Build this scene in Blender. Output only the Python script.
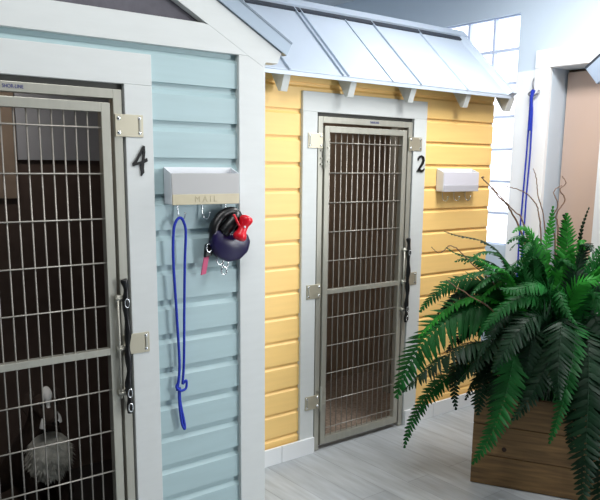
import bpy, bmesh, math, random
from mathutils import Vector, Matrix
random.seed(7)
S = bpy.context.scene
for o in list(bpy.data.objects): bpy.data.objects.remove(o)
COL = S.collection

# ------------------------------------------------------------------ camera
cam_d = bpy.data.cameras.new('camera'); cam = bpy.data.objects.new('camera', cam_d); COL.objects.link(cam)
cam_d.sensor_fit = 'HORIZONTAL'; cam_d.sensor_width = 36; cam_d.lens = 42.39; cam_d.shift_y = 0.0807
cam_d.clip_start = .02
rt = Vector((0.79048451, -0.61239991, 0.0100295)); up = Vector((0.10430994, 0.15074289, 0.98305443)); fw = Vector((0.60353432, 0.77604313, -0.18303932))
CAMP = Vector((0, -2.8686, 1.5552))
cam.matrix_world = Matrix(((rt.x, up.x, -fw.x, CAMP.x), (rt.y, up.y, -fw.y, CAMP.y), (rt.z, up.z, -fw.z, CAMP.z), (0, 0, 0, 1)))
S.camera = cam

# ------------------------------------------------------------------ world, lights, exposure
W = bpy.data.worlds.new('daylight'); S.world = W; W.use_nodes = True
W.node_tree.nodes['Background'].inputs[0].default_value = (.8, .9, 1, 1)
W.node_tree.nodes['Background'].inputs[1].default_value = .6
def area(name, loc, target, sx, sy, power, colr):
    l = bpy.data.lights.new(name, 'AREA'); l.shape = 'RECTANGLE'; l.size = sx; l.size_y = sy; l.energy = power; l.color = colr
    o = bpy.data.objects.new(name, l); COL.objects.link(o); o.location = loc
    o.rotation_euler = (Vector(target) - Vector(loc)).to_track_quat('-Z', 'Y').to_euler()
    return o
area('end_wall_fill', (3.15, -.95, 2.86), (3.15, -.85, 0), .5, 1.1, 46, (1, .985, .97))
area('end_wall_fill', (.8, -1.6, 2.86), (.75, -1.4, 0), 1.2, .4, 19, (1, .99, .97))
area('facade_fill', (4.02, -3.2, 1.5), (1.0, -.9, 1.0), 1.3, 1.9, 112, (.97, .985, 1))  # added light before a solid wall, brightens the kennel fronts
area('end_wall_fill', (2.6, 2.1, 2.86), (3.2, 1.9, 0), .8, .5, 14, (.86, .93, 1))  # added lamp behind the kennels, brightens the far end wall
area('kennel_fill', (.72, .15, 1.94), (.72, .45, 1.3), .5, .08, 1.6, (1, .93, .88))  # added lamp inside the blue kennel, lifts its dark interior
area('kennel_fill', (2.9, .35, 1.98), (2.9, .7, .6), .8, .1, 1.7, (1, .93, .88))  # added lamp inside the yellow kennel, lifts its interior
S.view_settings.view_transform = 'Standard'; S.view_settings.look = 'None'
S.view_settings.exposure = 0.14; S.view_settings.gamma = 1; S.view_settings.use_curve_mapping = False

# ------------------------------------------------------------------ materials
def s2l(c):
    return tuple((x / 12.92 if x <= .04045 else ((x + .055) / 1.055) ** 2.4) for x in [v / 255 for v in c]) + (1,)
def mat(name, rgb, rough=.5, metal=0, var=.0, scale=20, bump=0, stretch=(1, 1, 1), lin=False, spec=.5):
    m = bpy.data.materials.new(name); m.use_nodes = True; nt = m.node_tree; b = nt.nodes['Principled BSDF']
    c = tuple(rgb) + (1,) if lin else s2l(rgb)
    b.inputs['Base Color'].default_value = c; b.inputs['Roughness'].default_value = rough; b.inputs['Metallic'].default_value = metal
    b.inputs['Specular IOR Level'].default_value = spec
    if var or bump:
        tc = nt.nodes.new('ShaderNodeTexCoord'); mp = nt.nodes.new('ShaderNodeMapping'); mp.inputs['Scale'].default_value = stretch
        nz = nt.nodes.new('ShaderNodeTexNoise'); nz.inputs['Scale'].default_value = scale; nz.inputs['Detail'].default_value = 5
        nt.links.new(tc.outputs['Object'], mp.inputs[0]); nt.links.new(mp.outputs[0], nz.inputs['Vector'])
        if var:
            r = nt.nodes.new('ShaderNodeValToRGB'); r.color_ramp.elements[0].position = .3; r.color_ramp.elements[1].position = .7
            r.color_ramp.elements[0].color = tuple(max(0, x * (1 - var)) for x in c[:3]) + (1,)
            r.color_ramp.elements[1].color = tuple(min(1, x * (1 + var)) for x in c[:3]) + (1,)
            nt.links.new(nz.outputs['Fac'], r.inputs[0]); nt.links.new(r.outputs[0], b.inputs['Base Color'])
        if bump:
            bp = nt.nodes.new('ShaderNodeBump'); bp.inputs['Strength'].default_value = bump; bp.inputs['Distance'].default_value = .004
            nt.links.new(nz.outputs['Fac'], bp.inputs['Height']); nt.links.new(bp.outputs[0], b.inputs['Normal'])
    return m
M = {}
M['blue'] = mat('pale_blue_paint', (166, 190, 194), .45, var=.03, scale=6, stretch=(.4, 1, 6), bump=.08)
M['yellow'] = mat('yellow_paint', (252, 210, 132), .45, var=.03, scale=6, stretch=(.4, 1, 6), bump=.08)
M['white'] = mat('white_trim_paint', (205, 209, 208), .4, var=.02, scale=8, stretch=(1, 1, 5), bump=.06)
M['wallwhite'] = mat('white_wall_paint', (238, 240, 242), .6)
M['walldark'] = mat('slate_wall_paint', (120, 126, 132), .7)
M['wallblue'] = mat('pale_grey_blue_wall_paint', (203, 216, 228), .7, var=.02, scale=2)
M['steel'] = mat('brushed_stainless_steel', (178, 177, 166), .36, metal=.5, var=.06, scale=30, stretch=(1, 1, .1))
M['wire'] = mat('steel_wire', (158, 154, 146), .4, metal=.4)
M['chrome'] = mat('chrome', (215, 218, 220), .12, metal=1)
M['tab'] = mat('zinc_plated_tab', (196, 190, 170), .36, metal=.7)
M['hook'] = mat('dull_nickel', (150, 150, 154), .3, metal=.8)
M['black'] = mat('black_plastic', (14, 14, 16), .35)
M['blackpaint'] = mat('black_gloss_number', (8, 8, 8), .3)
M['gap'] = mat('dark_opening_edge', (70, 70, 66), .6)
M['roof'] = mat('galvanised_roof_sheet', (184, 196, 210), .42, metal=.2, var=.03, scale=4)
M['roofedge'] = mat('roof_edge_flashing', (142, 156, 170), .4, metal=.3)
M['endboard'] = mat('pale_blue_grey_board', (146, 160, 178), .4)
M['rooflip'] = mat('dark_ridge_closure', (40, 46, 56), .6)
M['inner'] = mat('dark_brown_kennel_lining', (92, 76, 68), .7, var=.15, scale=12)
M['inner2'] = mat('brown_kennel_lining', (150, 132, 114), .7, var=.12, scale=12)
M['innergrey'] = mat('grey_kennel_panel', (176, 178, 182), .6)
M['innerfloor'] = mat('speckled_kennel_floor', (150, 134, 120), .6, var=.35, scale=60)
M['gabledark'] = mat('dark_open_gable', (88, 86, 94), .8, var=.1, scale=30)  # darkness of the open gable put into the colour
M['boxwhite'] = mat('white_enamel', (232, 236, 242), .35)
M['boxgrey'] = mat('grey_enamel', (172, 172, 172), .4)
M['brass'] = mat('embossed_tan_strip', (190, 181, 152), .4, var=.06, scale=20)
M['boxlilac'] = mat('pale_grey_enamel', (218, 217, 226), .4)
M['stripgrey'] = mat('embossed_grey_strip', (188, 188, 194), .4)
M['rope'] = mat('blue_braided_rope', (22, 48, 168), .75, var=.3, scale=250, bump=.4)
M['navy'] = mat('dark_purple_plastic', (26, 17, 64), .3)
M['red'] = mat('red_plastic', (225, 18, 40), .3)
M['pink'] = mat('pink_webbing', (205, 92, 128), .7)
M['floor_label'] = mat('blue_print', (22, 38, 120), .5)
M['labelwhite'] = mat('label_silver', (214, 218, 226), .4)
M['tan'] = mat('tan_door_paint', (198, 174, 160), .5, var=.02, scale=3)
M['soil'] = mat('dark_moss', (28, 24, 18), .9, var=.4, scale=60, bump=.5)
M['twig'] = mat('brown_willow_twig', (112, 82, 62), .7, var=.2, scale=40)
M['furgrey'] = mat('grey_white_fur', (186, 184, 174), .9, var=.5, scale=16)
M['furdark'] = mat('dark_brown_fur', (58, 44, 36), .9, var=.3, scale=28)
M['furwhite'] = mat('white_fur', (245, 243, 238), .8)
M['nose'] = mat('black_nose', (10, 9, 9), .25)
M['baseboard'] = mat('white_baseboard_tile', (232, 235, 237), .25)

def leafmat(name, c, tr):
    m = bpy.data.materials.new(name); m.use_nodes = True; nt = m.node_tree; b = nt.nodes['Principled BSDF']
    tc = nt.nodes.new('ShaderNodeTexCoord'); nz = nt.nodes.new('ShaderNodeTexNoise'); nz.inputs['Scale'].default_value = 9
    nt.links.new(tc.outputs['Object'], nz.inputs['Vector'])
    r = nt.nodes.new('ShaderNodeValToRGB'); c = s2l(c)
    r.color_ramp.elements[0].position = .35; r.color_ramp.elements[1].position = .7
    r.color_ramp.elements[0].color = (c[0] * .7, c[1] * .7, c[2] * .7, 1); r.color_ramp.elements[1].color = (c[0] * 1.3, c[1] * 1.25, c[2] * 1.2, 1)
    nt.links.new(nz.outputs['Fac'], r.inputs[0]); nt.links.new(r.outputs[0], b.inputs['Base Color'])
    b.inputs['Roughness'].default_value = .5; b.inputs['Specular IOR Level'].default_value = .18
    t = nt.nodes.new('ShaderNodeBsdfTranslucent'); nt.links.new(r.outputs[0], t.inputs[0])
    mx = nt.nodes.new('ShaderNodeMixShader'); mx.inputs[0].default_value = tr
    nt.links.new(b.outputs[0], mx.inputs[1]); nt.links.new(t.outputs[0], mx.inputs[2]); nt.links.new(mx.outputs[0], nt.nodes['Material Output'].inputs[0])
    return m
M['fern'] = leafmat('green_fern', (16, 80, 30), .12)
M['fernlit'] = leafmat('lit_green_fern', (40, 128, 40), .2)  # fern green lightened in colour for fronds that catch the light
M['fernshade'] = leafmat('shaded_green_fern', (5, 38, 17), .04)  # same fern with shade put into its colour, mostly lower and inner fronds

def plankmat():
    m = bpy.data.materials.new('grey_wood_look_plank_tile'); m.use_nodes = True; nt = m.node_tree; b = nt.nodes['Principled BSDF']
    tc = nt.nodes.new('ShaderNodeTexCoord'); mp = nt.nodes.new('ShaderNodeMapping'); mp.inputs['Rotation'].default_value = (0, 0, math.pi / 2)
    nt.links.new(tc.outputs['Object'], mp.inputs[0])
    br = nt.nodes.new('ShaderNodeTexBrick'); br.inputs['Scale'].default_value = 1; br.inputs['Brick Width'].default_value = .92; br.inputs['Row Height'].default_value = .155
    br.inputs['Mortar Size'].default_value = .0022; br.inputs['Mortar Smooth'].default_value = .2; br.offset = .37
    br.inputs['Color1'].default_value = s2l((182, 188, 192)); br.inputs['Color2'].default_value = s2l((168, 174, 179)); br.inputs['Mortar'].default_value = s2l((150, 155, 160))
    nt.links.new(mp.outputs[0], br.inputs['Vector'])
    m2 = nt.nodes.new('ShaderNodeMapping'); m2.inputs['Scale'].default_value = (14, 1.6, 1); nt.links.new(tc.outputs['Object'], m2.inputs[0])
    nz = nt.nodes.new('ShaderNodeTexNoise'); nz.inputs['Scale'].default_value = 2.2; nz.inputs['Detail'].default_value = 7; nt.links.new(m2.outputs[0], nz.inputs['Vector'])
    rp = nt.nodes.new('ShaderNodeValToRGB'); rp.color_ramp.elements[0].position = .3; rp.color_ramp.elements[1].position = .68
    rp.color_ramp.elements[0].color = (.70, .69, .68, 1); rp.color_ramp.elements[1].color = (1.0, 1.0, 1.0, 1)
    nt.links.new(nz.outputs['Fac'], rp.inputs[0])
    mx = nt.nodes.new('ShaderNodeMixRGB'); mx.blend_type = 'MULTIPLY'; mx.inputs[0].default_value = .8
    nt.links.new(br.outputs['Color'], mx.inputs[1]); nt.links.new(rp.outputs[0], mx.inputs[2]); nt.links.new(mx.outputs[0], b.inputs['Base Color'])
    b.inputs['Roughness'].default_value = .45
    return m
M['plank'] = plankmat()
def woodmat():
    m = bpy.data.materials.new('weathered_brown_wood'); m.use_nodes = True; nt = m.node_tree; b = nt.nodes['Principled BSDF']
    tc = nt.nodes.new('ShaderNodeTexCoord'); mp = nt.nodes.new('ShaderNodeMapping'); mp.inputs['Scale'].default_value = (2, 2, 26)
    nt.links.new(tc.outputs['Object'], mp.inputs[0])
    nz = nt.nodes.new('ShaderNodeTexNoise'); nz.inputs['Scale'].default_value = 2.5; nz.inputs['Detail'].default_value = 8; nt.links.new(mp.outputs[0], nz.inputs['Vector'])
    rp = nt.nodes.new('ShaderNodeValToRGB'); rp.color_ramp.elements[0].position = .28; rp.color_ramp.elements[1].position = .75
    rp.color_ramp.elements[0].color = s2l((84, 62, 36)); rp.color_ramp.elements[1].color = s2l((140, 108, 66))
    nt.links.new(nz.outputs['Fac'], rp.inputs[0]); nt.links.new(rp.outputs[0], b.inputs['Base Color']); b.inputs['Roughness'].default_value = .7
    return m
M['wood'] = woodmat(); M['knot'] = mat('dark_wood_knot', (52, 34, 24), .8)
def panemat():
    m = bpy.data.materials.new('daylit_frosted_pane'); m.use_nodes = True; nt = m.node_tree; b = nt.nodes['Principled BSDF']
    b.inputs['Base Color'].default_value = (.9, .93, 1, 1); b.inputs['Emission Color'].default_value = (.93, .96, 1, 1); b.inputs['Emission Strength'].default_value = 1.5
    return m
M['pane'] = panemat()

# ------------------------------------------------------------------ builders
def rootloc(o):
    v = Vector((0, 0, 0))
    while o is not None: v += o.location; o = o.parent
    return v
def empty(name, loc, label, cat, group=None):
    o = bpy.data.objects.new(name, None); COL.objects.link(o); o.location = loc; o.empty_display_size = .1
    tag(o, label, cat, group); return o
def tag(o, label=None, cat=None, group=None, kind=None):
    if label: o['label'] = label
    if cat: o['category'] = cat
    if group: o['group'] = group
    if kind: o['kind'] = kind
    return o
class MB:
    def __init__(s): s.bm = bmesh.new()
    def box(s, x0, x1, y0, y1, z0, z1):
        v = [s.bm.verts.new((x, y, z)) for x in (x0, x1) for y in (y0, y1) for z in (z0, z1)]
        for f in ((0, 1, 3, 2), (4, 6, 7, 5), (0, 4, 5, 1), (2, 3, 7, 6), (0, 2, 6, 4), (1, 5, 7, 3)): s.bm.faces.new([v[i] for i in f])
        return s
    def obox(s, o, a, b, c):   # box from a corner and three edge vectors
        o, a, b, c = map(Vector, (o, a, b, c))
        v = [s.bm.verts.new(o + a * i + b * j + c * k) for i in (0, 1) for j in (0, 1) for k in (0, 1)]
        for f in ((0, 1, 3, 2), (4, 6, 7, 5), (0, 4, 5, 1), (2, 3, 7, 6), (0, 2, 6, 4), (1, 5, 7, 3)): s.bm.faces.new([v[i] for i in f])
        return s
    def prism(s, pts, ext):    # planar polygon extruded along a vector
        e = Vector(ext); a = [s.bm.verts.new(p) for p in pts]; b = [s.bm.verts.new(Vector(p) + e) for p in pts]; n = len(pts)
        s.bm.faces.new(a); s.bm.faces.new(b[::-1])
        for i in range(n): s.bm.faces.new((a[i], b[i], b[(i + 1) % n], a[(i + 1) % n]))
        return s
    def tube(s, pts, r, n=8, closed=False):
        pts = [Vector(p) for p in pts]; N = len(pts); rings = []; ref = None
        rs = r if isinstance(r, (list, tuple)) else [r] * N
        for i, p in enumerate(pts):
            if closed: t = pts[(i + 1) % N] - pts[i - 1]
            else: t = pts[min(i + 1, N - 1)] - pts[max(i - 1, 0)]
            t.normalize()
            if ref is None: ref = t.orthogonal().normalized()
            else:
                ref = ref - t * ref.dot(t)
                ref = ref.normalized() if ref.length > 1e-6 else t.orthogonal().normalized()
            w = t.cross(ref)
            rings.append([s.bm.verts.new(p + (ref * math.cos(2 * math.pi * k / n) + w * math.sin(2 * math.pi * k / n)) * rs[i]) for k in range(n)])
        for i in range(N if closed else N - 1):
            a, b = rings[i], rings[(i + 1) % N]
            for k in range(n): s.bm.faces.new((a[k], a[(k + 1) % n], b[(k + 1) % n], b[k]))
        if not closed: s.bm.faces.new(rings[0][::-1]); s.bm.faces.new(rings[-1])
        return s
    def ball(s, c, rx, ry, rz, u=16, v=10):
        r = bmesh.ops.create_uvsphere(s.bm, u_segments=u, v_segments=v, radius=1)
        for q in r['verts']: q.co = Vector((q.co.x * rx, q.co.y * ry, q.co.z * rz)) + Vector(c)
        return s
    def build(s, name, m, parent=None, smooth=False, bevel=0, subsurf=0):
        if parent is not None:
            L = rootloc(parent)
            for v in s.bm.verts: v.co -= L
        bmesh.ops.recalc_face_normals(s.bm, faces=s.bm.faces)
        me = bpy.data.meshes.new(name); s.bm.to_mesh(me); s.bm.free(); me.materials.append(M[m] if isinstance(m, str) else m)
        if smooth:
            for p in me.polygons: p.use_smooth = True
        o = bpy.data.objects.new(name, me); COL.objects.link(o); o.parent = parent
        if bevel:
            b = o.modifiers.new('bevel', 'BEVEL'); b.width = bevel; b.segments = 2; b.limit_method = 'ANGLE'
        if subsurf:
            b = o.modifiers.new('sub', 'SUBSURF'); b.levels = b.render_levels = subsurf
        return o
def text(name, body, size, origin, xdir, zdir, depth, m, parent, shear=0, squash=1):
    cu = bpy.data.curves.new('tmp', 'FONT'); cu.body = body; cu.size = size; cu.extrude = depth; cu.align_x = 'CENTER'; cu.align_y = 'CENTER'; cu.shear = shear
    to = bpy.data.objects.new('tmp', cu); COL.objects.link(to)
    bpy.context.view_layer.update()
    me = bpy.data.meshes.new_from_object(to.evaluated_get(bpy.context.evaluated_depsgraph_get()))
    bpy.data.objects.remove(to)
    x = Vector(xdir).normalized(); z = Vector(zdir).normalized(); n = x.cross(z); L = rootloc(parent)
    for v in me.vertices: v.co = Vector(origin) + x * v.co.x * squash + z * v.co.y + n * v.co.z - L
    me.materials.clear(); me.materials.append(M[m]); me.name = name
    o = bpy.data.objects.new(name, me); COL.objects.link(o); o.parent = parent
    return o
def spline(pts, n=8):
    P = [Vector(p) for p in pts]; out = []
    for i in range(len(P) - 1):
        p0, p1, p2, p3 = P[max(i - 1, 0)], P[i], P[i + 1], P[min(i + 2, len(P) - 1)]
        for k in range(n):
            t = k / n
            out.append(.5 * ((2 * p1) + (p2 - p0) * t + (2 * p0 - 5 * p1 + 4 * p2 - p3) * t * t + (3 * p1 - p0 - 3 * p2 + p3) * t ** 3))
    out.append(P[-1]); return out

# ------------------------------------------------------------------ the room
XE = 4.1
def struct(name, mb, m, bevel=0, parent=None):
    o = mb.build(name, m, parent, bevel=bevel)
    if parent is None: o['kind'] = 'structure'
    return o
struct('floor', MB().box(-2.2, 5.2, -5.2, 3.0, -.1, 0), 'plank')
struct('ceiling', MB().box(-2.2, 5.2, -5.2, 3.0, 2.9, 3.0), 'wallwhite')
struct('wall_back', MB().box(-2.2, 5.2, 2.9, 3.0, 0, 2.9), 'wallblue')
struct('wall_left', MB().box(-2.2, -2.1, -5.2, 2.9, 0, 2.9), 'walldark')
struct('wall_front', MB().box(-2.2, 5.2, -5.2, -5.1, 0, 2.9), 'walldark')
WY0, WY1, WZ0, WZ1 = .095, .963, 1.036, 2.555      # window opening
DY0, DY1, DZ = -1.05, -.172, 2.185                  # door opening
w = MB(); x0, x1 = XE, XE + .18
w.box(x0, x1, WY1, 2.9, 0, 2.9).box(x0, x1, DY1, WY0, 0, 2.9).box(x0, x1, -5.1, DY0, 0, 2.9)
w.box(x0, x1, WY0, WY1, 0, WZ0).box(x0, x1, WY0, WY1, WZ1, 2.9).box(x0, x1, DY0, DY1, DZ, 2.9)
struct('wall_right', w, 'wallblue')
pn = struct('window_1', MB().box(XE + .05, XE + .06, WY0, WY1, WZ0, WZ1), 'pane')
g = MB()
for i in range(5):
    y = WY0 + (WY1 - WY0) * i / 4; g.box(XE + .02, XE + .05, y - .009, y + .009, WZ0, WZ1)
for i in range(8):
    z = WZ0 + (WZ1 - WZ0) * i / 7; g.box(XE + .022, XE + .049, WY0, WY1, z - .009, z + .009)
g.build('window_grid', mat('pale_blue_muntin', (202, 212, 234), .5), pn)
# white board between window and door, door casing, tan door
struct('trim_1', MB().box(XE - .02, XE, -.062, .085, 0, 2.18), 'wallwhite', .002)
c = MB().box(XE - .035, XE, DY1, -.0625, 0, DZ).box(XE - .035, XE, DY0 - .11, DY0, 0, DZ).box(XE - .035, XE, DY0 - .11, -.0625, DZ, DZ + .112)
struct('trim_2', c, 'wallwhite', .004)
d = MB().box(XE + .15, XE + .19, DY0 + .012, DY1 - .014, .01, DZ - .018)
dr = struct('door_1', d, 'tan')
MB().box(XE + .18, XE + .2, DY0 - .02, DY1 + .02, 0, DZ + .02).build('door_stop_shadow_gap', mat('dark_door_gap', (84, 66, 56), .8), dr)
MB().tube([(XE + .15, DY0 + .08, 1.0), (XE + .1, DY0 + .08, 1.0), (XE + .1, DY0 + .19, 1.0)], .011).build('door_handle', 'chrome', dr, True)

# ------------------------------------------------------------------ kennels
def siding_mesh(mb, x0, x1, z0, z1, yf, lip, pitch, back, g0=.040, g1=.024, dp=.013):
    """lap siding profile extruded along x between z0 and z1; lip = z of one board's lower edge"""
    zs = lip - math.ceil((lip - z0) / pitch) * pitch
    prof = []
    while zs < z1:
        prof += [(zs, yf), (zs + pitch - g0, yf), (zs + pitch - g1, yf + dp), (zs + pitch - .0005, yf + dp)]
        zs += pitch
    clip = []
    for i, (z, y) in enumerate(prof):
        if z0 <= z <= z1: clip.append((z, y))
        if i + 1 < len(prof):
            za, ya = prof[i]; zb, yb = prof[i + 1]
            for zc in (z0, z1):
                if za < zc < zb: clip.append((zc, ya + (yb - ya) * (zc - za) / (zb - za)))
    clip.sort(key=lambda q: q[0])
    mb.prism([(x0, y, z) for z, y in clip] + [(x0, back, z1), (x0, back, z0)], (x1 - x0, 0, 0))
    return mb

def stroke(mb, path, o, sc, y, th, sx=1):
    """tapered ribbon stroke: path = (u, v, width)"""
    L, R = [], []
    for i, (u, v, wd) in enumerate(path):
        a = path[max(i - 1, 0)]; b = path[min(i + 1, len(path) - 1)]
        t = Vector((b[0] - a[0], b[1] - a[1])); t.normalize(); n = Vector((-t.y, t.x)) * wd / 2
        L.append((u + n.x, v + n.y)); R.append((u - n.x, v - n.y))
    for i in range(len(path) - 1):
        q = [L[i], L[i + 1], R[i + 1], R[i]]
        mb.prism([(o[0] + a * sc * sx, y - th, o[1] + b * sc) for a, b in q], (0, th, 0))

def kennel(base_x, Y, xc, gate_lab, name_label, paint, lip, pitch, xl, xr, ztrim, number, num_pos, hinge_left):
    """a house-fronted kennel: returns root; opening 0.71 m wide centred on xc, front plane Y"""
    root = empty('dog_kennel', (xc, Y, 0), name_label, 'dog kennel')
    ol, orr, oz = xc - .3545, xc + .3545, 1.83
    tl, tr_ = ol - .095, orr + .105
    # door trim of white boards (left, right, head)
    MB().box(tl, ol, Y, Y + .035, 0, oz).box(orr, tr_, Y, Y + .035, 0, oz).box(tl, tr_, Y, Y + .035, oz, ztrim).build('door_trim', 'white', root, bevel=.002)
    # steel gate frame, slightly inside the opening
    a = .009; F = .031
    fl, fr, fz = ol + a, orr - a, oz - .020
    fm = MB().box(fl, fl + F, Y + .004, Y + .044, .003, fz).box(fr - F, fr, Y + .004, Y + .044, .003, fz).box(fl + F, fr - F, Y + .004, Y + .044, fz - F, fz)
    fo = fm.build('gate_frame', 'steel', root, bevel=.0015)
    MB().box(ol, fl, Y + .02, Y + .05, 0, oz).box(fr, orr, Y + .02, Y + .05, 0, oz).box(fl, fr, Y + .02, Y + .05, fz, oz).build('opening_liner', 'gap', root)
    # maker's plate
    lx = gate_lab
    text('label_print', 'SHOR-LINE', .0165, (lx, Y + .0032, fz - F / 2), (1, 0, 0), (0, 0, 1), .0004, 'floor_label', fo, squash=.8)
    # gate leaf
    gl, gr, gz0, gz1 = fl + F + .012, fr - F - .013, .03, fz - F - .015
    G = .032
    gm = MB().box(gl, gl + G, Y + .002, Y + .034, gz0, gz1).box(gr - G, gr, Y + .002, Y + .034, gz0, gz1)
    gm.box(gl + G, gr - G, Y + .002, Y + .034, gz0, gz0 + .04).box(gl + G, gr - G, Y + .002, Y + .034, gz1 - G, gz1).box(gl + G, gr - G, Y + .002, Y + .03, .880, .905)
    gate = gm.build('gate', 'steel', root, bevel=.0015)
    wm = MB(); x = gl + G + .0135
    while x < gr - G - .004:
        wm.tube([(x, Y + .018, gz0 + .03), (x, Y + .018, gz1 - .03)], .0029, 6); x += .0402
    for k in range(1, 6): wm.tube([(gl + G - .005, Y + .012, .905 + .155 * k), (gr - G + .005, Y + .012, .905 + .155 * k)], .0029, 6)
    for k in range(1, 6): wm.tube([(gl + G - .005, Y + .012, .905 - .1575 * k), (gr - G + .005, Y + .012, .905 - .1575 * k)], .0029, 6)
    wm.build('wire_mesh', 'wire', gate, True)
    # wall tabs with bolts
    def tabs(side, z):
        xw = (ol - .062, fl + .026) if side < 0 else (fr - .030, orr + .066)
        t = MB().box(xw[0], xw[1], Y - .004, Y + .0035, z - .038, z + .038).build('wall_tab', 'tab', root, bevel=.0015)
        e, i = (xw[0] + .012, xw[1] - .012) if side < 0 else (xw[1] - .014, xw[0] + .014)
        for q in (-.024, .024): MB().ball((i, Y - .004, z + q), .0075, .004, .0075, 12, 8).build('bolt', 'chrome', t, True)
        for q in (-.024, .026): MB().ball((e, Y - .004, z + q), .0065, .004, .0065, 12, 8).build('bolt', 'chrome', t, True)
        MB().box(e - .003, e + .005, Y - .0075, Y - .003, z - .02, z + .022).build('slot_bar', 'steel', t, bevel=.001)
    tabs(-1, 1.688); tabs(-1, .905); tabs(-1, .29); tabs(1, 1.69); tabs(1, .91)
    # hinges on the gate's left edge
    for z in (1.62, .30):
        h = MB().box(gl - .012, gl + .03, Y - .003, Y + .002, z - .055, z + .055).tube([(gl - .006, Y - .006, z - .07), (gl - .006, Y - .006, z + .07)], .0075, 10)
        for q in (-.035, .035): h.tube([(gl + .018, Y - .007, z + q), (gl + .018, Y, z + q)], .006, 8)
        for q in (-.05, -.02, .02, .05): h.tube([(fl + F - .012, Y - .005, z + q), (fl + F - .012, Y + .004, z + q)], .005, 8)
        h.build('hinge', 'steel', gate)
    # latch: rod in two guides, black handle with chrome snaps
    rx = gr - .004
    lt = MB().tube([(rx, Y - .014, .715), (rx, Y - .014, 1.10)], .0042, 10)
    for z in (.735, .9, 1.085):
        lt.box(rx - .008, rx + .026, Y - .012, Y + .002, z - .011, z + .011); lt.tube([(rx - .010, Y - .014, z), (rx + .026, Y - .014, z)], .006, 8)
    lt.build('latch_rod', 'steel', gate, True)
    hx = rx + .026
    pts = spline([(hx - .004, Y - .018, 1.155), (hx + .003, Y - .02, 1.12), (hx - .001, Y - .022, 1.05), (hx + .004, Y - .022, .97), (hx, Y - .022, .9), (hx + .004, Y - .022, .83), (hx - .002, Y - .022, .76), (hx + .004, Y - .02, .70), (hx + .002, Y - .018, .655)], 5)
    rr = [.0115 + .0025 * math.sin(i * .9) for i in range(len(pts))]
    MB().tube(pts, rr, 8).build('latch_handle', 'black', gate, True)
    for z in (1.07, .735, .68):
        c = [(hx + .008 * math.cos(t), Y - .033, z + .016 * math.sin(t)) for t in [2 * math.pi * k / 12 for k in range(12)]]
        MB().tube(c, .0028, 6, True).build('latch_snap', 'chrome', gate, True)
    # house number
    nm = MB(); o, sc = num_pos
    if number == '4':
        stroke(nm, [(.70, 1, .08), (.52, .78, .11), (.24, .50, .11), (.04, .36, .12)], o, sc, Y, .006, .62)
        stroke(nm, [(.02, .35, .10), (.3, .40, .09), (.6, .44, .10), (.90, .54, .12)], o, sc, Y - .0003, .006, .62)
        stroke(nm, [(.70, 1, .13), (.72, .8, .12), (.64, .5, .13), (.56, .24, .22), (.60, .12, .18), (.50, -.02, .03)], o, sc, Y - .0006, .006, .62)
    else:
        stroke(nm, [(.10, .70, .03), (.12, .82, .12), (.22, .94, .13), (.38, .99, .12), (.56, .90, .16), (.60, .74, .19), (.52, .55, .18), (.34, .34, .15), (.14, .12, .10), (.02, .02, .04)], o, sc, Y, .006)
        stroke(nm, [(.03, .05, .08), (.22, .14, .15), (.42, .07, .15), (.60, .10, .12), (.70, .22, .04)], o, sc, Y - .0003, .006)
    nm.build('house_number', 'blackpaint', root)
    return root, tl, tr_, ztrim

# --- blue kennel 4 -------------------------------------------------------------
YB = -.503; BX = .7093
blue, tl, tr_, zt = kennel(0, YB, BX, .694, 'pale blue clapboard dog kennel with white gable and steel gate numbered 4', 'blue', 1.848, .132, -.24, 1.656, 1.936, '4', ((1.084, 1.520), .102), True)
sm = MB(); yf = YB + .014
siding_mesh(sm, tr_, 1.535, 0, 1.975, yf, 1.848, .132, YB + .06)
siding_mesh(sm, -.12, tl, 0, 1.975, yf, 1.848, .132, YB + .06)
siding_mesh(sm, tl, tr_, zt, 1.975, yf, 1.848, .132, YB + .06)
sm.build('siding', 'blue', blue)
BXL, BXR = 2 * BX - 1.656, 1.656
for a, b in ((BXL, BXL + .123), (1.533, BXR)): MB().box(a, b, YB, YB + .06, 0, 1.972).build('corner_trim', 'white', blue, bevel=.002)
sl = .53; zap = 2.154 + (1.438 - BX) * sl       # apex of the rake boards' upper edge
def zr(x): return zap - abs(x - BX) * sl
MB().prism([(BXL, YB, 1.972), (BXR, YB, 1.972), (BXR, YB, zr(BXR)), (1.379, YB, 2.068), (2 * BX - 1.379, YB, 2.068), (BXL, YB, zr(BXL))], (0, .05, 0)).build('fascia_board', 'white', blue, bevel=.0015)
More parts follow.
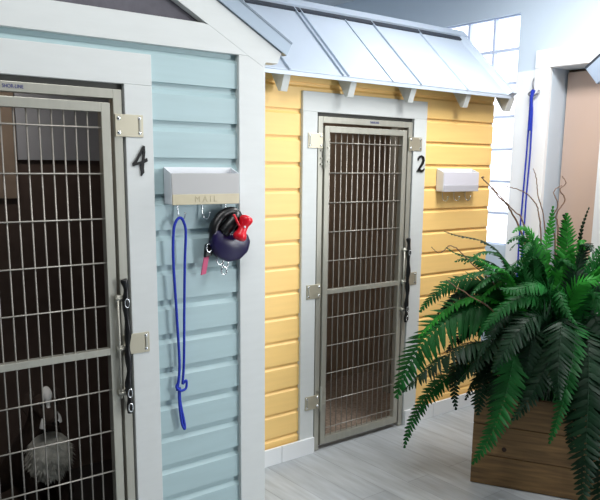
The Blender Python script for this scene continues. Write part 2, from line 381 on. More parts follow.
for s in (1, -1):
    X = lambda x: BX + s * (x - BX)
    MB().prism([(X(BX), YB - .0008, zap), (X(1.735), YB - .0008, zr(1.735)), (X(1.715), YB - .0008, zr(1.735) - .042), (X(1.66), YB - .0008, zr(1.735) - .042), (X(1.645), YB - .0008, zr(1.645) - .108), (X(BX), YB - .0008, zap - .111)], (0, .05, 0)).build('rake_board', 'white', blue, bevel=.0015)
    # eave return block behind the board end
    MB().prism([(X(1.657), YB + .05, 2.02), (X(1.715), YB + .05, 1.99), (X(1.695), YB + .05, 1.952), (X(1.657), YB + .05, 1.928)], (0, 1.1, 0)).build('eave_soffit', 'white', blue)
    # roof sheet and its folded metal edge
    nx, nz = s * sl / math.hypot(1, sl), 1 / math.hypot(1, sl)
    MB().prism([(X(BX), YB - .012, zap + .001), (X(1.752), YB - .012, zr(1.752) + .001), (X(1.752) + nx * .05, YB - .012, zr(1.752) + .001 + nz * .05), (X(BX), YB - .012, zap + .058)], (0, .03, 0)).build('roof_edge_flashing', 'roofedge', blue)
    MB().prism([(X(BX), YB + .018, zap + .012), (X(1.752), YB + .018, zr(1.752) + .012), (X(1.752) + nx * .034, YB + .018, zr(1.752) + nz * .034), (X(BX), YB + .018, zap + .052)], (0, 1.25, 0)).build('roof_sheet', 'roof', blue)
    MB().prism([(X(BX), YB - .014, zap + .058), (X(1.752) + nx * .05, YB - .014, zr(1.752) + .001 + nz * .05), (X(1.752) + nx * .058, YB - .014, zr(1.752) + .001 + nz * .058), (X(BX), YB - .014, zap + .067)], (0, .05, 0)).build('roof_lip', mat('dark_roof_lip', (104, 116, 128), .4, metal=.5), blue)
MB().prism([(BX - .7, YB + .032, 2.06), (BX + .7, YB + .032, 2.06), (BX, YB + .032, zap - .09)], (0, .02, 0)).build('gable_dark_sheet', 'gabledark', blue)  # dark sheet standing in for the unlit space of the open gable
# body: sides, back, lining
YBB = .62
MB().box(1.60, BXR, YB + .06, YBB, 0, 2.0).box(BXL, BXL + .056, YB + .06, YBB, 0, 2.0).box(BXL, BXR, YBB - .05, YBB, 0, 2.0).box(BXL, BXR, YB + .06, YBB, 1.97, 2.0).build('kennel_wall', 'blue', blue)
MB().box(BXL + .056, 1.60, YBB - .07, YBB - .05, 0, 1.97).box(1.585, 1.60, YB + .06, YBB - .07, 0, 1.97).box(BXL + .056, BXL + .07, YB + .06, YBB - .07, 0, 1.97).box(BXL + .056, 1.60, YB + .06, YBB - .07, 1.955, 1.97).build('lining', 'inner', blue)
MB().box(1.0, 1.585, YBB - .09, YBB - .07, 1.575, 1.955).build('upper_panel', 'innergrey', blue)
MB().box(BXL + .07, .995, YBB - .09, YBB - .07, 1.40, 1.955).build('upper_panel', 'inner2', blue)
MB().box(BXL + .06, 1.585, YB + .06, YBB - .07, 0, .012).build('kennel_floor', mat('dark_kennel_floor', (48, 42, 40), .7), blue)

# --- yellow kennel 2 -----------------------------------------------------------
YX = 2.6879
yel, tl, tr_, zt = kennel(0, 0., YX, 2.735, 'yellow clapboard dog kennel with pale metal roof and steel gate numbered 2', 'yellow', 1.71, .1305, 1.70, 3.775, 1.929, '2', ((3.072, 1.532), .092), True)
YL, YR = 1.79, 3.775
sm = MB(); yf = .014
siding_mesh(sm, tr_, YR, 0, 2.03, yf, 1.71, .1305, .06, .026, .015, .010)
siding_mesh(sm, YL, tl, 0, 2.03, yf, 1.71, .1305, .06, .026, .015, .010)
siding_mesh(sm, tl, tr_, zt, 2.03, yf, 1.71, .1305, .06, .026, .015, .010)
sm.build('siding', 'yellow', yel)
YBK = 1.2
MB().box(YL, YL + .05, .06, YBK, 0, 2.03).box(YR - .05, YR, .06, YBK, 0, 2.03).box(YL, YR, YBK - .05, YBK, 0, 2.03).box(YL, YR, .06, YBK, 2.0, 2.03).build('kennel_wall', 'white', yel)
MB().box(YL + .05, YR - .05, .95, YBK - .05, 0, 2.0).box(YL + .05, YL + .065, .06, .95, 0, 2.0).box(YR - .065, YR - .05, .06, .95, 0, 2.0).build('lining', 'inner2', yel)
MB().box(YL + .06, YR - .06, .06, .95, 0, .012).build('kennel_floor', 'innerfloor', yel)
MB().box(3.39, 3.45, .47, .53, .012, 2.0).build('inner_post', 'steel', yel)
# baseboard tiles along the front
for a, b in ((1.79, 2.108), (2.111, 2.331), (3.046, 3.30), (3.303, 3.55), (3.553, 3.775)):
    MB().box(a, b, -.014, .0, 0, .093).build('baseboard_tile', 'baseboard', yel, bevel=.002)
# roof: front slope from the eave to the ridge
EY, EZ, RY, RZ = -.1, 1.992, .335, 2.395
RX0, RX1 = 1.795, 3.775
k = (RZ - EZ) / (RY - EY); nn = Vector((0, -k, 1)).normalized()
def rp(x, t, h=0): return Vector((x, EY + (RY - EY) * t, EZ + (RZ - EZ) * t)) + nn * h
MB().prism([rp(RX0, 0), rp(RX0, 1), rp(RX0, 1, .012), rp(RX0, 0, .012)], (RX1 - RX0, 0, 0)).build('roof_sheet', 'roof', yel)
MB().prism([(RX0, RY, RZ), (RX0, 1.28, 2.05), (RX0, 1.28, 2.062), (RX0, RY, RZ + .012)], (RX1 - RX0, 0, 0)).build('roof_sheet', 'roof', yel)
xs = [1.95, 2.08, 2.42, 2.44, 2.752, 2.972, 3.30]
for i, x in enumerate((2.07, 2.405, 2.44, 2.752, 2.968, 3.36)):
    f = MB(); wd, ht = (.005, .010) if i != 3 else (.004, .006)
    f.prism([rp(x - wd, .0, .012), rp(x + wd, .0, .012), rp(x + wd * .6, .0, .012 + ht), rp(x - wd * .6, .0, .012 + ht)], rp(x, .97) - rp(x, 0))
    f.build('roof_seam', 'roof', yel)
# rake trim at the right end, eave drip edge, ridge closure and cap
MB().prism([rp(RX1 - .035, 0, .012), rp(RX1, 0, .012), rp(RX1, 0, .034), rp(RX1 - .012, 0, .034)], rp(RX1, 1) - rp(RX1, 0)).build('rake_trim', 'roof', yel)
MB().prism([rp(RX1, 0, -.004), rp(RX1, 1, -.004), rp(RX1, 1, .030), rp(RX1, 0, .030)], (.035, 0, 0)).build('rake_flashing', 'roof', yel)
MB().box(RX0, RX1, EY - .006, EY, EZ - .012, EZ + .013).build('drip_edge', 'roof', yel)
MB().prism([rp(RX0, .905, .012), rp(RX0, .98, .012), rp(RX0, .98, .022), rp(RX0, .905, .022)], (RX1 - RX0 - .02, 0, 0)).build('ridge_closure', 'rooflip', yel)
MB().prism([rp(RX0, .95, .023), rp(RX0, 1.0, .023), (RX0, RY + .06, RZ + .0), (RX0, RY + .06, RZ + .015), (RX0, RY, RZ + .046), rp(RX0, .95, .036)], (RX1 - RX0 + .05, 0, 0)).build('ridge_cap', 'roof', yel)
# gable end boards behind the rake
MB().prism([(YR - .03, .0, 2.03), (YR - .03, RY, RZ - .02), (YR - .03, 1.2, 2.06), (YR - .03, 1.2, 2.03)], (.03, 0, 0)).build('gable_dark_sheet', 'white', yel)
# square-cut rafter tails
for x in (2.05, 2.472, 2.912, 3.375, 3.775):
    wd = .04 if x < 3.7 else .055
    MB().prism([(x, .012, EZ + .004), (x, .012, EZ + (.012 - EY) * k - .006), (x, EY + .004, EZ - .005), (x, EY + .034, EZ - .084), (x, EY + .052, EZ - .082)], (wd, 0, 0)).build('rafter_tail', 'white', yel, bevel=.0015)

# --- third kennel at the right edge -------------------------------------------
K3 = 3.5
k3 = empty('dog_kennel', (K3, -1.5, 0), 'white kennel at right edge of which only corner post and roof tip show', 'dog kennel')
MB().box(K3, K3 + .05, -.985, -.868, 0, 2.0).build('corner_trim', 'wallwhite', k3, bevel=.002)
MB().box(K3 + .01, K3 + .45, -2.1, -.9, 0, 2.0).build('kennel_wall', 'white', k3)
da = Vector((0, -.79, .61)); dn = Vector((0, .64, .77))
c0 = Vector((K3 - .03, -.77, 2.072))
MB().obox(c0 - dn * .012, da * .92, dn * -.10, (.02, 0, 0)).build('rake_board', 'endboard', k3)
MB().obox(c0 - dn * .012, da * .92, dn * .014, (.5, 0, 0)).build('roof_sheet', 'rooflip', k3)
c1 = c0 + da * .92
MB().obox(c1 - dn * .012, Vector((0, -.79, -.61)) * .92, Vector((0, -.64, .77)) * .014, (.5, 0, 0)).build('roof_sheet', 'rooflip', k3)
MB().prism([(K3 + .02, -.9, 1.98), (K3 + .02, -2.1, 1.98), (K3 + .02, -1.497, 2.49)], (.02, 0, 0)).build('gable_dark_sheet', 'white', k3)

# ------------------------------------------------------------------ wall boxes with hooks
def mailbox(x0, Y, label, front, strip, w_=.292, zb=1.416, dp=.057):
    t = empty('wall_letter_box', (x0 + w_ / 2, Y, zb), label, 'letter holder', 'white letter holders beside the gates')
    x1 = x0 + w_; yF = Y - dp; zt, zf = zb + .134, zb + .112
    MB().prism([(x0, Y, zb), (x0, Y, zt), (x0, yF, zf), (x0, yF, zb + .003)], (.004, 0, 0)).prism([(x1 - .004, Y, zb), (x1 - .004, Y, zt), (x1 - .004, yF, zf), (x1 - .004, yF, zb + .003)], (.004, 0, 0)).box(x0, x1, Y - .004, Y, zb, zt).box(x0, x1, yF, Y, zb, zb + .004).build('box_body', 'boxwhite', t, bevel=.0008)
    MB().box(x0 + .002, x1 - .002, yF - .003, yF + .001, zb + .034, zf).build('front_panel', front, t, bevel=.001)
    MB().box(x0 + .003, x1 - .003, yF - .005, yF, zb - .002, zb + .036).build('name_strip', strip, t, bevel=.001)
    if strip == 'brass': text('lettering', 'M A I L', .032, ((x0 + x1) / 2 - .005, yF - .0052, zb + .017), (1, 0, 0), (0, 0, 1), .0008, mk, t)
    for i in range(3):
        hx = x0 + .048 + i * .104
        h = spline([(hx, Y - .012, zb + .003), (hx, Y - .014, zb - .03), (hx + .002, Y - .02, zb - .052), (hx + .01, Y - .034, zb - .058), (hx + .014, Y - .042, zb - .045), (hx + .014, Y - .044, zb - .034)], 5)
        MB().tube(h, .0022, 6).ball((hx + .014, Y - .044, zb - .034), .0042, .0042, .0042, 8, 6).build('hook', 'chrome', t, True)
    return t
mk = 'letter'; M['letter'] = mat('embossed_letter', (170, 160, 130), .4)
MBY = YB + .014
mailbox(1.212, MBY, 'white wall letter holder with grey front and tan MAIL strip on blue kennel', 'boxgrey', 'brass')
mailbox(3.262, .014, 'small pale letter holder with hooks on yellow kennel right of number 2', 'boxlilac', 'stripgrey', w_=.325, zb=1.42)

# blue slip leash on the first hook
def rope(mb, pts, r=.0054): mb.tube(spline(pts, 7), r, 8)
l = MB(); y = MBY - .035; hx = 1.212 + .052 - .006
rope(l, [(hx - .022, y + .012, .70), (hx - .012, y + .008, .80), (hx - .020, y + .006, 1.0), (hx - .030, y + .004, 1.2), (hx - .029, y, 1.31), (hx - .018, y, 1.352), (hx, y, 1.366), (hx + .014, y, 1.35), (hx + .022, y, 1.31), (hx + .018, y + .004, 1.2), (hx + .012, y + .006, 1.0), (hx + .008, y + .008, .82), (hx + .002, y + .012, .722)])
rope(l, [(hx + .002, y + .012, .722), (hx + .016, y + .008, .735), (hx + .013, y + .006, .705), (hx - .012, y + .004, .70), (hx - .026, y + .01, .715), (hx - .018, y + .012, .73)], .005)
rope(l, [(hx - .014, y + .012, .71), (hx - .014, y + .012, .65), (hx - .006, y + .012, .57), (hx + .004, y + .01, .54), (hx + .008, y + .012, .548), (hx + .004, y + .014, .58), (hx - .008, y + .016, .65), (hx - .010, y + .014, .71)])
tag(l.build('rope_leash', 'rope', None, True), 'blue rope slip leash hanging in a loop on pale blue siding', 'leash')

# retractable leash with black loop handle
cx, cz, y = 1.462, 1.268, MBY - .045
rl = empty('retractable_leash', (cx, y, cz), 'dark purple retractable dog leash with black loop handle on blue kennel hook', 'leash')
b = MB(); pts = [(-.082, .03), (-.066, .05), (-.02, .036), (.03, .03), (.078, .03), (.092, -.004), (.08, -.044), (.042, -.074), (-.012, -.08), (-.06, -.055), (-.084, -.012)]
b.prism([(cx + u, y - .022, cz + v) for u, v in pts], (0, .044, 0))
b.build('leash_case', 'navy', rl, True, bevel=.012)
hp = spline([(cx - .066, y, cz + .01), (cx - .064, y, cz + .06), (cx - .03, y, cz + .102), (cx + .012, y, cz + .115), (cx + .04, y, cz + .10), (cx + .05, y, cz + .06), (cx + .042, y, cz + .02)], 6)
MB().tube(hp, .019, 10).build('loop_handle', 'black', rl, True)
MB().tube(spline([(cx - .03, y - .004, cz + .035), (cx - .01, y - .012, cz + .06), (cx + .016, y - .012, cz + .085), (cx + .03, y, cz + .1)], 4), .026, 8).build('thumb_grip', 'black', rl, True)
sn = MB()
for (u, v, r_) in ((-.045, -.07, .014), (-.02, -.085, .012), (-.028, -.112, .012)):
    sn.tube([(cx + u + r_ * math.cos(t), y - .008, cz + v + r_ * 1.3 * math.sin(t)) for t in [2 * math.pi * q / 12 for q in range(12)]], .003, 6, True)
sn.build('snap_clip', 'chrome', rl, True)
# red bone shaped bag holder
bx, by, bz = 1.492, y - .055, 1.322
rb = empty('waste_bag_holder', (bx, by, bz), 'red bone-shaped waste bag holder clipped to the purple leash', 'bag holder')
ax = Vector((.42, 0, .9)).normalized(); px = Vector((.9, 0, -.42)).normalized()
def bp_(t, s_): return Vector((bx, by, bz)) + ax * t + px * s_
prof = [(-.050, .012), (-.046, .022), (-.036, .027), (-.024, .024), (-.014, .0185), (0, .0175), (.014, .0185), (.024, .024), (.036, .027), (.046, .022), (.050, .012)]
MB().tube([bp_(t, 0) for t, _ in prof], [r_ for _, r_ in prof], 16).build('bone_case', 'red', rb, True)
MB().tube(spline([bp_(.0, -.016), bp_(.012, -.034), bp_(.024, -.05), bp_(.03, -.06)], 4), .005, 8).build('clip_strap', 'red', rb, True)
MB().ball(bp_(.004, -.004) + Vector((0, -.016, 0)), .005, .003, .005, 10, 6).build('bag_slot', 'boxwhite', rb, True)
# pink collar end
px0, pz0, py = 1.372, 1.245, MBY - .03
pc_ = empty('pink_dog_collar', (px0, py, pz0), 'pink webbing dog collar with dark buckle hanging under the purple leash', 'collar')
MB().obox((px0 - .012, py - .003, pz0 - .03), (.022, 0, .004), (0, .006, 0), (-.016, 0, -.072)).build('strap', 'pink', pc_, bevel=.001)
MB().obox((px0 - .014, py - .010, pz0 - .035), (.034, 0, .006), (0, .016, 0), (.006, 0, .05)).build('buckle', 'black', pc_, bevel=.004)
MB().tube([(px0 + .004 + .013 * math.cos(t), py - .012, pz0 + .002 + .016 * math.sin(t)) for t in [2 * math.pi * q / 12 for q in range(12)]], .003, 6, True).build('ring', 'chrome', pc_, True)
MB().tube(spline([(px0 + .012, py - .002, pz0 + .01), (px0 + .035, py, pz0 + .05), (px0 + .07, py + .004, pz0 + .1), (px0 + .095, py + .01, pz0 + .12)], 4), .006, 6).build('loop', 'black', pc_, True)

# hook and blue leash on the end wall
hk = empty('wall_hook', (XE - .02, -.06, 2.12), 'silver double coat hook high on the white board beside the window', 'hook')
hX = XE - .022
MB().tube(spline([(hX - .004, -.058, 2.13), (hX - .022, -.06, 2.10), (hX - .018, -.066, 2.06), (hX - .006, -.072, 2.03)], 5), .005, 8).build('upper_prong', 'hook', hk, True)
MB().tube(spline([(hX - .004, -.04, 2.05), (hX - .03, -.04, 2.03), (hX - .036, -.07, 2.015), (hX - .03, -.105, 2.03), (hX - .02, -.108, 2.05)], 5), .006, 8).build('lower_prong', 'hook', hk, True)
MB().box(hX - .006, hX + .002, -.085, -.055, 2.0, 2.07).build('back_plate', 'hook', hk, bevel=.003)
l = MB(); X = XE - .062
rope(l, [(X, -.09, 2.05), (X - .01, -.072, 2.02), (X, -.064, 1.95), (X, -.062, 1.7), (X, -.056, 1.4), (X, -.05, 1.1), (X, -.052, .8), (X, -.045, .6)], .0055)
rope(l, [(X, -.092, 2.05), (X - .006, -.08, 2.0), (X, -.084, 1.9), (X, -.088, 1.65), (X, -.082, 1.4), (X, -.08, 1.1), (X, -.07, .8), (X, -.045, .6)], .0055)
rope(l, [(X, -.08, 2.045), (X - .012, -.08, 2.03), (X, -.074, 1.86), (X - .005, -.074, 1.8)], .009)
tag(l.build('rope_leash', 'rope', None, True), 'long blue rope leash hanging from hook on the white end wall', 'leash')

# ------------------------------------------------------------------ planter with fern
PC = Vector((2.734, -.766, 0)); e = Vector((.484, -.875, 0)).normalized(); a_ = Vector((.875, .484, 0)).normalized(); PL, PD, PH = .62, .36, .47
pl = empty('wooden_planter_box', PC + e * PL / 2 + a_ * PD / 2, 'weathered brown plank planter box standing on floor under the fern', 'planter')
Z = Vector((0, 0, 1)); th = .022
for i in range(3):
    z0 = .003 + i * PH / 3; h = PH / 3 - .003
    MB().obox(PC + Z * z0, e * PL, a_ * th, Z * h).build('front_plank', 'wood', pl, bevel=.003)
    MB().obox(PC + a_ * (PD - th) + Z * z0, e * PL, a_ * th, Z * h).build('back_plank', 'wood', pl, bevel=.003)
    MB().obox(PC + a_ * th + Z * z0, e * th, a_ * (PD - 2 * th), Z * h).build('end_plank', 'wood', pl, bevel=.003)
    MB().obox(PC + a_ * th + e * (PL - th) + Z * z0, e * th, a_ * (PD - 2 * th), Z * h).build('end_plank', 'wood', pl, bevel=.003)
kp = PC + e * .155 + Z * .20
MB().tube([kp - a_ * .0008, kp + a_ * .002], .012, 12).build('knot', 'knot', pl)
MB().obox(PC + a_ * th + e * th + Z * .01, e * (PL - 2 * th), a_ * (PD - 2 * th), Z * (PH - .05)).build('soil', 'soil', pl)

FC = PC + e * PL * .5 + a_ * PD * .5 + Z * (PH - .05)
fern = empty('potted_fern', FC, 'large dark green arching fern growing from the wooden planter box', 'fern')
def pix(u, v, depth):
    """point on the sight line of image position u, v at a distance along the view axis"""
    d = fw + rt * (u - 300) / 706.56 - up * (v - 298.4) / 706.56
    return CAMP + d * depth
def bez(P, t):
    a, b, c, d = P; s_ = 1 - t
    return a * s_ ** 3 + b * 3 * s_ * s_ * t + c * 3 * s_ * t * t + d * t ** 3
def frond(P, wid, m, face=None, npin=None, droop=.15, t0=.14):
    """one frond: stem plus two rows of leaflets, P = four bezier points"""
    mb = MB(); N = 60
    raw = [bez(P, i / N) for i in range(N + 1)]
    cum = [0]
    for i in range(N): cum.append(cum[-1] + (raw[i + 1] - raw[i]).length)
    LN = cum[-1]
    def at(q):
        q = max(0, min(1, q)) * LN
        for i in range(N):
            if cum[i + 1] >= q:
                f = (q - cum[i]) / max(1e-9, cum[i + 1] - cum[i]); return raw[i].lerp(raw[i + 1], f)
        return raw[-1]
    mb.tube([at(i / 20) for i in range(21)], [.0045 * (1 - .75 * i / 20) for i in range(21)], 5)
    n = max(18, min(46, int(LN * (1 - t0) / .0185)))
    for i in range(n):
        q = (i + .5) / n; t = t0 + (1 - t0) * q
        p = at(t); tn = (at(t + .02) - at(t - .02)).normalized()
        nr = Vector(face) if face is not None else Z
        sd = tn.cross(nr)
        if sd.length < .15: sd = tn.cross(Vector((-.6, -.78, .1)))
        sd.normalize(); nrm = sd.cross(tn).normalized()
        ln = 1.5 * wid * min(1, .5 + q * 2.5) * (1 - q ** 3) ** .75 * (1 - .25 * q) + .004
        bw = .80 * LN * (1 - t0) / n * (1 - .35 * q)
        for s_ in (1, -1):
            dr = (sd * s_ + tn * (.34 + .45 * q) - nrm * droop * (.6 + .9 * random.random()) + Vector((random.uniform(-.12, .12), random.uniform(-.12, .12), random.uniform(-.12, .12)))).normalized()
            L = ln * random.uniform(.88, 1.08)
            ac = (tn + nrm * random.uniform(-.25, .25)).normalized()
            cen = []; lft = []; rgt = []
            for f, wv in ((0, .5), (.16, 1), (.34, .82), (.5, .86), (.68, .58), (.84, .40), (1, .04)):
                c = p + dr * L * f - nrm * (L * .2 * f * f)
                cen.append(mb.bm.verts.new(c + nrm * bw * .12 * wv)); lft.append(mb.bm.verts.new(c + ac * bw * wv)); rgt.append(mb.bm.verts.new(c - ac * bw * wv * .9))
            for j in range(6):
                mb.bm.faces.new((cen[j], cen[j + 1], lft[j + 1], lft[j])); mb.bm.faces.new((cen[j + 1], cen[j], rgt[j], rgt[j + 1]))
    return mb.build('frond', m, fern, True)
D0 = (FC - CAMP).dot(fw)
VD = (CAMP - FC).normalized()
def fr(base, mid1, mid2, tip, wid, m='fern', face=None, npin=30, droop=.15):
    """frond through image-measured points; each = (u, v, offset from planter distance in metres)"""
    P0 = FC + Vector((random.uniform(-.1, .1), random.uniform(-.1, .1), .0)) if base is None else pix(base[0], base[1], D0 + base[2])
    Q1, Q2, T = [pix(p[0], p[1], D0 + p[2]) for p in (mid1, mid2, tip)]
    for q in (Q1, Q2, T): q.x = min(q.x, 3.42); q.y = min(q.y, -.08)
    # bezier passing through Q1 at 1/3 and Q2 at 2/3
    A = (-5 * P0 + 18 * Q1 - 9 * Q2 + 2 * T) / 6; B = (2 * P0 - 9 * Q1 + 18 * Q2 - 5 * T) / 6
    frond([P0, A, B, T], wid, m, face, npin, droop)
SKY = (0, 0, 1); CAMF = tuple(VD + Vector((0, 0, .8))); SIDE = tuple(VD + Vector((0, 0, .25)))
# left arching group
fr(None, (515, 318, -.10), (450, 318, -.16), (396, 398, -.2), .13, 'fern', CAMF, 34)
fr(None, (505, 345, -.12), (452, 352, -.22), (402, 392, -.26), .11, 'fernshade', SKY, 34)
fr(None, (500, 360, -.02), (442, 380, -.06), (404, 448, -.1), .055, 'fern', CAMF, 30)
fr(None, (512, 360, -.05), (468, 352, -.1), (456, 410, -.12), .05, 'fernshade', SIDE, 24)
fr(None, (520, 345, -.2), (508, 385, -.33), (472, 464, -.36), .075, 'fern', SIDE, 34)
fr(None, (572, 325, -.22), (572, 360, -.36), (549, 444, -.40), .055, 'fern', SIDE, 28)
fr(None, (585, 330, -.25), (588, 400, -.42), (582, 510, -.46), .10, 'fernshade', SIDE, 36)
fr(None, (560, 330, -.25), (545, 370, -.35), (512, 420, -.36), .08, 'fernshade', SIDE, 30)
fr(None, (592, 315, -.2), (612, 390, -.4), (618, 500, -.4), .11, 'fernshade', SIDE, 34)
fr(None, (505, 355, -.1), (486, 372, -.18), (478, 415, -.2), .075, 'fernshade', SIDE)
fr(None, (515, 350, -.12), (500, 372, -.22), (492, 418, -.26), .075, 'fernshade', SIDE)
fr(None, (520, 345, .1), (492, 356, .12), (476, 392, .1), .08, 'fernshade', SIDE)
fr(None, (540, 345, -.15), (528, 368, -.28), (522, 405, -.3), .085, 'fernshade', SIDE)
fr(None, (520, 330, -.05), (482, 322, -.08), (446, 352, -.1), .07, 'fernshade', CAMF)
fr(None, (510, 300, .1), (480, 262, .14), (455, 262, .14), .05, 'fern', CAMF)
fr(None, (512, 305, .0), (475, 288, .0), (440, 312, .0), .06, 'fernshade', CAMF)
fr(None, (590, 330, -.2), (602, 395, -.34), (600, 520, -.36), .10, 'fernshade', SIDE)
fr(None, (585, 335, -.1), (580, 385, -.25), (572, 450, -.28), .08, 'fernshade', SIDE)
# upper left, long thin arcs over the yellow siding
fr(None, (512, 275, 0), (480, 240, .02), (444, 231, .04), .035, 'fernshade', SKY, 28)
fr(None, (515, 285, 0), (478, 258, -.02), (446, 247, -.02), .04, 'fern', SKY, 28)
fr(None, (518, 290, -.1), (478, 272, -.14), (440, 282, -.16), .07, 'fern', SKY, 30)
fr(None, (510, 302, -.05), (462, 280, -.05), (420, 312, -.06), .075, 'fern', CAMF, 32)
fr(None, (510, 310, -.08), (462, 300, -.12), (418, 338, -.16), .06, 'fernlit', SKY, 30)
fr(None, (505, 320, .1), (460, 310, .12), (428, 334, .1), .06, 'fern', CAMF, 26)
fr(None, (515, 292, -.18), (500, 268, -.24), (474, 254, -.28), .06, 'fernlit', SKY, 26)
# upright crown
fr(None, (556, 300, -.05), (566, 255, -.06), (567, 213, -.08), .085, 'fernlit', SIDE, 30)
fr(None, (540, 290, 0), (545, 250, .02), (553, 206, .02), .045, 'fernlit', SIDE, 28)
fr(None, (535, 292, 0), (528, 262, .02), (520, 236, .0), .045, 'fernlit', SIDE, 24)
fr(None, (530, 295, -.1), (522, 268, -.15), (534, 240, -.2), .05, 'fern', SIDE, 24)
fr(None, (575, 290, 0), (590, 262, .0), (606, 238, .0), .06, 'fern', SIDE, 26)
fr(None, (580, 285, .1), (580, 245, .12), (592, 207, .12), .018, 'fernshade', SIDE, 22)
fr(None, (585, 300, -.1), (612, 285, -.15), (640, 300, -.18), .08, 'fern', CAMF, 28)
fr(None, (580, 305, -.2), (596, 296, -.26), (606, 320, -.3), .07, 'fern', CAMF, 24)
fr(None, (560, 305, -.2), (560, 295, -.3), (577, 325, -.36), .045, 'fern', CAMF, 24)
fr(None, (545, 310, -.2), (515, 300, -.3), (482, 332, -.36), .06, 'fern', CAMF, 28)
fr(None, (550, 300, -.2), (532, 285, -.3), (500, 288, -.38), .07, 'fern', CAMF, 28)
fr(None, (570, 300, -.2), (588, 280, -.28), (612, 268, -.34), .07, 'fernlit', CAMF, 28)
fr(None, (545, 320, -.25), (520, 330, -.38), (492, 372, -.42), .08, 'fernshade', SIDE, 30)
fr(None, (560, 320, -.25), (560, 345, -.4), (560, 400, -.45), .09, 'fernshade', SIDE, 30)
fr(None, (535, 330, -.2), (530, 350, -.3), (520, 400, -.3), .09, 'fernshade', SIDE, 30)
fr(None, (525, 330, -.15), (490, 345, -.25), (455, 385, -.28), .08, 'fernshade', SKY, 30)
# crown filling the space between, all round
for i in range(38):
    an = math.radians(-35 + 250 * ((i * .618) % 1)); R = random.uniform(.62, 1.0) * (118 if math.cos(an) < 0 else 92)
    cu, cv = random.uniform(535, 570), 322
    du, dv = math.cos(an) * R, -math.sin(an) * R * (.95 if math.sin(an) > 0 else 1.5)
    off = random.uniform(-.34, .12)
    fr(None, (cu + du * .4, cv + dv * .45 - 22, off * .4), (cu + du * .78, cv + dv * .8 - 20, off * .8), (cu + du, cv + dv + 4, off), random.uniform(.045, .07), random.choice(['fern', 'fern', 'fernshade', 'fernlit']) if math.sin(an) > .2 else 'fernshade', random.choice([SKY, CAMF]))

# curly willow twigs
def twig(pts, r, label):
    P = spline([FC + Vector((random.uniform(-.06, .06), random.uniform(-.06, .06), -.02))] + [pix(u, v, D0 + d) for u, v, d in pts], 8)
    q = len(P)
    for i in range(1, q): P[i] = P[i] + Vector((random.uniform(-.002, .002), random.uniform(-.002, .002), random.uniform(-.002, .002)))
    o = MB().tube(P, [r * (1 - .6 * i / q) for i in range(q)], 6).build('willow_twig', 'twig', None, True)
    tag(o, label, 'twig', 'curly willow twigs in the fern')
twig([(535, 300, .05), (524, 240, .06), (509, 208, .06), (500, 198, .05), (490, 186, .04), (482, 178, .04), (484, 177, .04)], .006, 'curly brown willow twig reaching left below the small letter holder, hooked at tip')
twig([(540, 300, .05), (524, 225, .05), (515, 212, .05), (502, 198, .05), (492, 187, .05)], .005, 'straggly willow twig kinking past the window just left of the hanging leash')
twig([(545, 300, .08), (541, 235, .1), (538, 210, .1), (533, 200, .1), (524, 192, .1), (510, 187, .1), (495, 185, .1)], .0045, 'thin willow twig bowing across the hanging blue leash')
twig([(550, 300, .08), (544, 220, .1), (538, 195, .1), (536, 178, .1), (533, 168, .1)], .004, 'thin upright willow twig in front of the white door casing')
twig([(552, 300, .05), (555, 240, .06), (550, 222, .06), (558, 205, .06), (554, 192, .06), (562, 185, .06)], .005, 'wavy willow twig rising by left edge of the tan door')
twig([(555, 290, .05), (558, 230, .06), (556, 215, .06), (565, 200, .06), (560, 190, .06), (566, 183, .06), (562, 176, .06)], .005, 'tallest wavy willow twig against the tan door')
twig([(505, 300, -.05), (470, 262, -.05), (452, 246, -.05), (440, 253, -.05), (431, 247, -.05)], .004, 'short willow twig curling left against lower yellow siding')
twig([(500, 320, -.15), (470, 296, -.18), (455, 286, -.18), (446, 280, -.18)], .004, 'thin willow twig lying among the left fronds of the fern')

# ------------------------------------------------------------------ dog behind the blue gate
dog = empty('dog', (.88, .06, 0), 'dark-faced dog with white blaze and grey chest sitting behind gate 4', 'dog')
def skin(name, joints, edges, m, parent, sub=2):
    me = bpy.data.meshes.new(name); L = rootloc(parent)
    me.from_pydata([Vector(j[:3]) - L for j in joints], edges, [])
    o = bpy.data.objects.new(name, me); COL.objects.link(o); o.parent = parent
    sk = o.modifiers.new('skin', 'SKIN'); sk.use_smooth_shade = True
    for i, j in enumerate(joints):
        v = me.skin_vertices[0].data[i]; v.radius = (j[3], j[3]); v.use_root = (i == 0)
    s_ = o.modifiers.new('sub', 'SUBSURF'); s_.levels = s_.render_levels = sub
    me.materials.append(M[m]); bpy.context.view_layer.update()
    dg = bpy.context.evaluated_depsgraph_get(); m2 = bpy.data.meshes.new_from_object(o.evaluated_get(dg))
    o.modifiers.clear(); o.data = m2
    for p in m2.polygons: p.use_smooth = True
    return o
DX, DY = .884, -.0
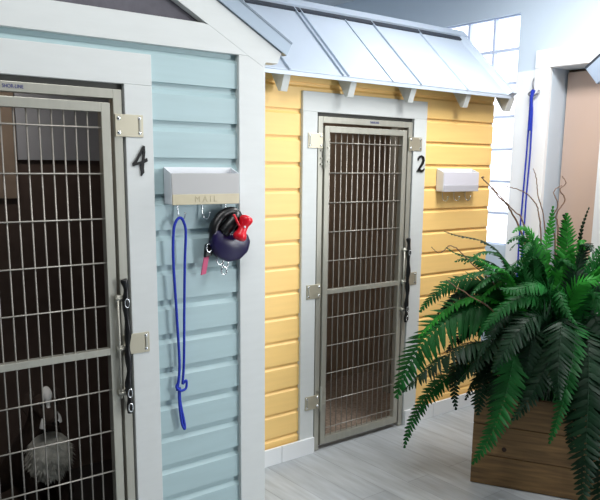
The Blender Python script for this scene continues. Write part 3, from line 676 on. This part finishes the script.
J = [(DX, DY + .30, .17, .115), (DX, DY + .20, .27, .11), (DX, DY + .08, .38, .095), (DX - .005, DY + .02, .47, .07), (DX - .01, DY - .02, .56, .055), (DX - .012, DY - .05, .60, .062), (DX - .015, DY - .11, .565, .038), (DX - .017, DY - .165, .545, .03),
     (DX - .055, DY + .02, .33, .042), (DX - .06, DY + .0, .18, .03), (DX - .06, DY - .01, .06, .024), (DX - .06, DY - .04, .032, .026),
     (DX + .055, DY + .02, .33, .042), (DX + .06, DY + .0, .18, .03), (DX + .06, DY - .01, .06, .024), (DX + .06, DY - .04, .032, .026),
     (DX - .10, DY + .24, .14, .07), (DX - .12, DY + .13, .09, .045), (DX - .12, DY + .2, .045, .03), (DX - .12, DY + .08, .034, .026),
     (DX + .10, DY + .24, .14, .07), (DX + .12, DY + .13, .09, .045), (DX + .12, DY + .2, .045, .03), (DX + .12, DY + .08, .034, .026),
     (DX, DY + .40, .08, .03), (DX + .1, DY + .46, .045, .022)]
E_ = [(0, 1), (1, 2), (2, 3), (3, 4), (4, 5), (5, 6), (6, 7), (2, 8), (8, 9), (9, 10), (10, 11), (2, 12), (12, 13), (13, 14), (14, 15), (0, 16), (16, 17), (17, 18), (18, 19), (0, 20), (20, 21), (21, 22), (22, 23), (0, 24), (24, 25)]
skin('body', J, E_, 'furdark', dog)
hx_, hy_ = DX - .012, DY - .05
for s_ in (1, -1):
    MB().prism([(hx_ + s_ * .035, hy_ + .0, .655), (hx_ + s_ * .07, hy_ + .01, .64), (hx_ + s_ * .088, hy_ - .005, .585), (hx_ + s_ * .075, hy_ - .012, .555), (hx_ + s_ * .058, hy_ - .01, .60)], (0, .014, 0)).build('ear', 'furdark', dog, True, bevel=.004)
    MB().ball((hx_ + s_ * .027, hy_ - .058, .606), .008, .007, .008, 10, 8).build('eye', 'nose', dog, True)
MB().ball((DX - .017, DY - .196, .553), .015, .012, .011, 12, 8).build('nose', 'nose', dog, True)
# white blaze: forehead spot narrowing, then forking down both sides of the muzzle
by0 = DY - .118
MB().tube(spline([(0.869, by0 + .03, .672), (0.867, by0 + .012, .655), (0.866, by0, .635), (0.866, by0, .612), (0.867, by0, .592)], 4), [.009, .013, .016, .018, .0195, .020, .0195, .018, .016, .0135, .011, .009, .008, .0075, .008, .009, .0105], 10).build('blaze', 'furwhite', dog, True)
for q in ([(0.867, by0, .596), (0.854, by0 - .008, .575), (0.841, by0 - .01, .548), (0.835, by0 - .008, .518)], [(0.867, by0, .596), (0.887, by0 - .008, .578), (0.900, by0 - .01, .556), (0.904, by0 - .008, .530)]):
    MB().tube(spline(q, 5), [.007 + .0045 * k_ / 15 for k_ in range(16)], 8).build('muzzle_marking', 'furwhite', dog, True)
# fluffy grey bib
bm_ = MB(); rnd = random.Random(3)
bm_.ball((DX - .002, DY - .05, .366), .094, .08, .102, 20, 14)
for i in range(900):
    th_ = rnd.uniform(0, 2 * math.pi); ph = math.acos(rnd.uniform(-1, 1))
    n = Vector((math.sin(ph) * math.cos(th_), math.sin(ph) * math.sin(th_), math.cos(ph)))
    if n.y > .5: continue
    p = Vector((DX - .002 + n.x * .093, DY - .05 + n.y * .079, .366 + n.z * .101))
    tdir = (n * .6 + Vector((rnd.uniform(-.5, .5), rnd.uniform(-.5, .2), -.9))).normalized(); sw = n.cross(tdir).normalized() * .005
    v = [bm_.bm.verts.new(p - sw), bm_.bm.verts.new(p + sw), bm_.bm.verts.new(p + tdir * rnd.uniform(.014, .026))]
    bm_.bm.faces.new(v)
tag(bm_.build('chest_fur', 'furgrey', dog, True), 'fluffy grey and white chest fur')
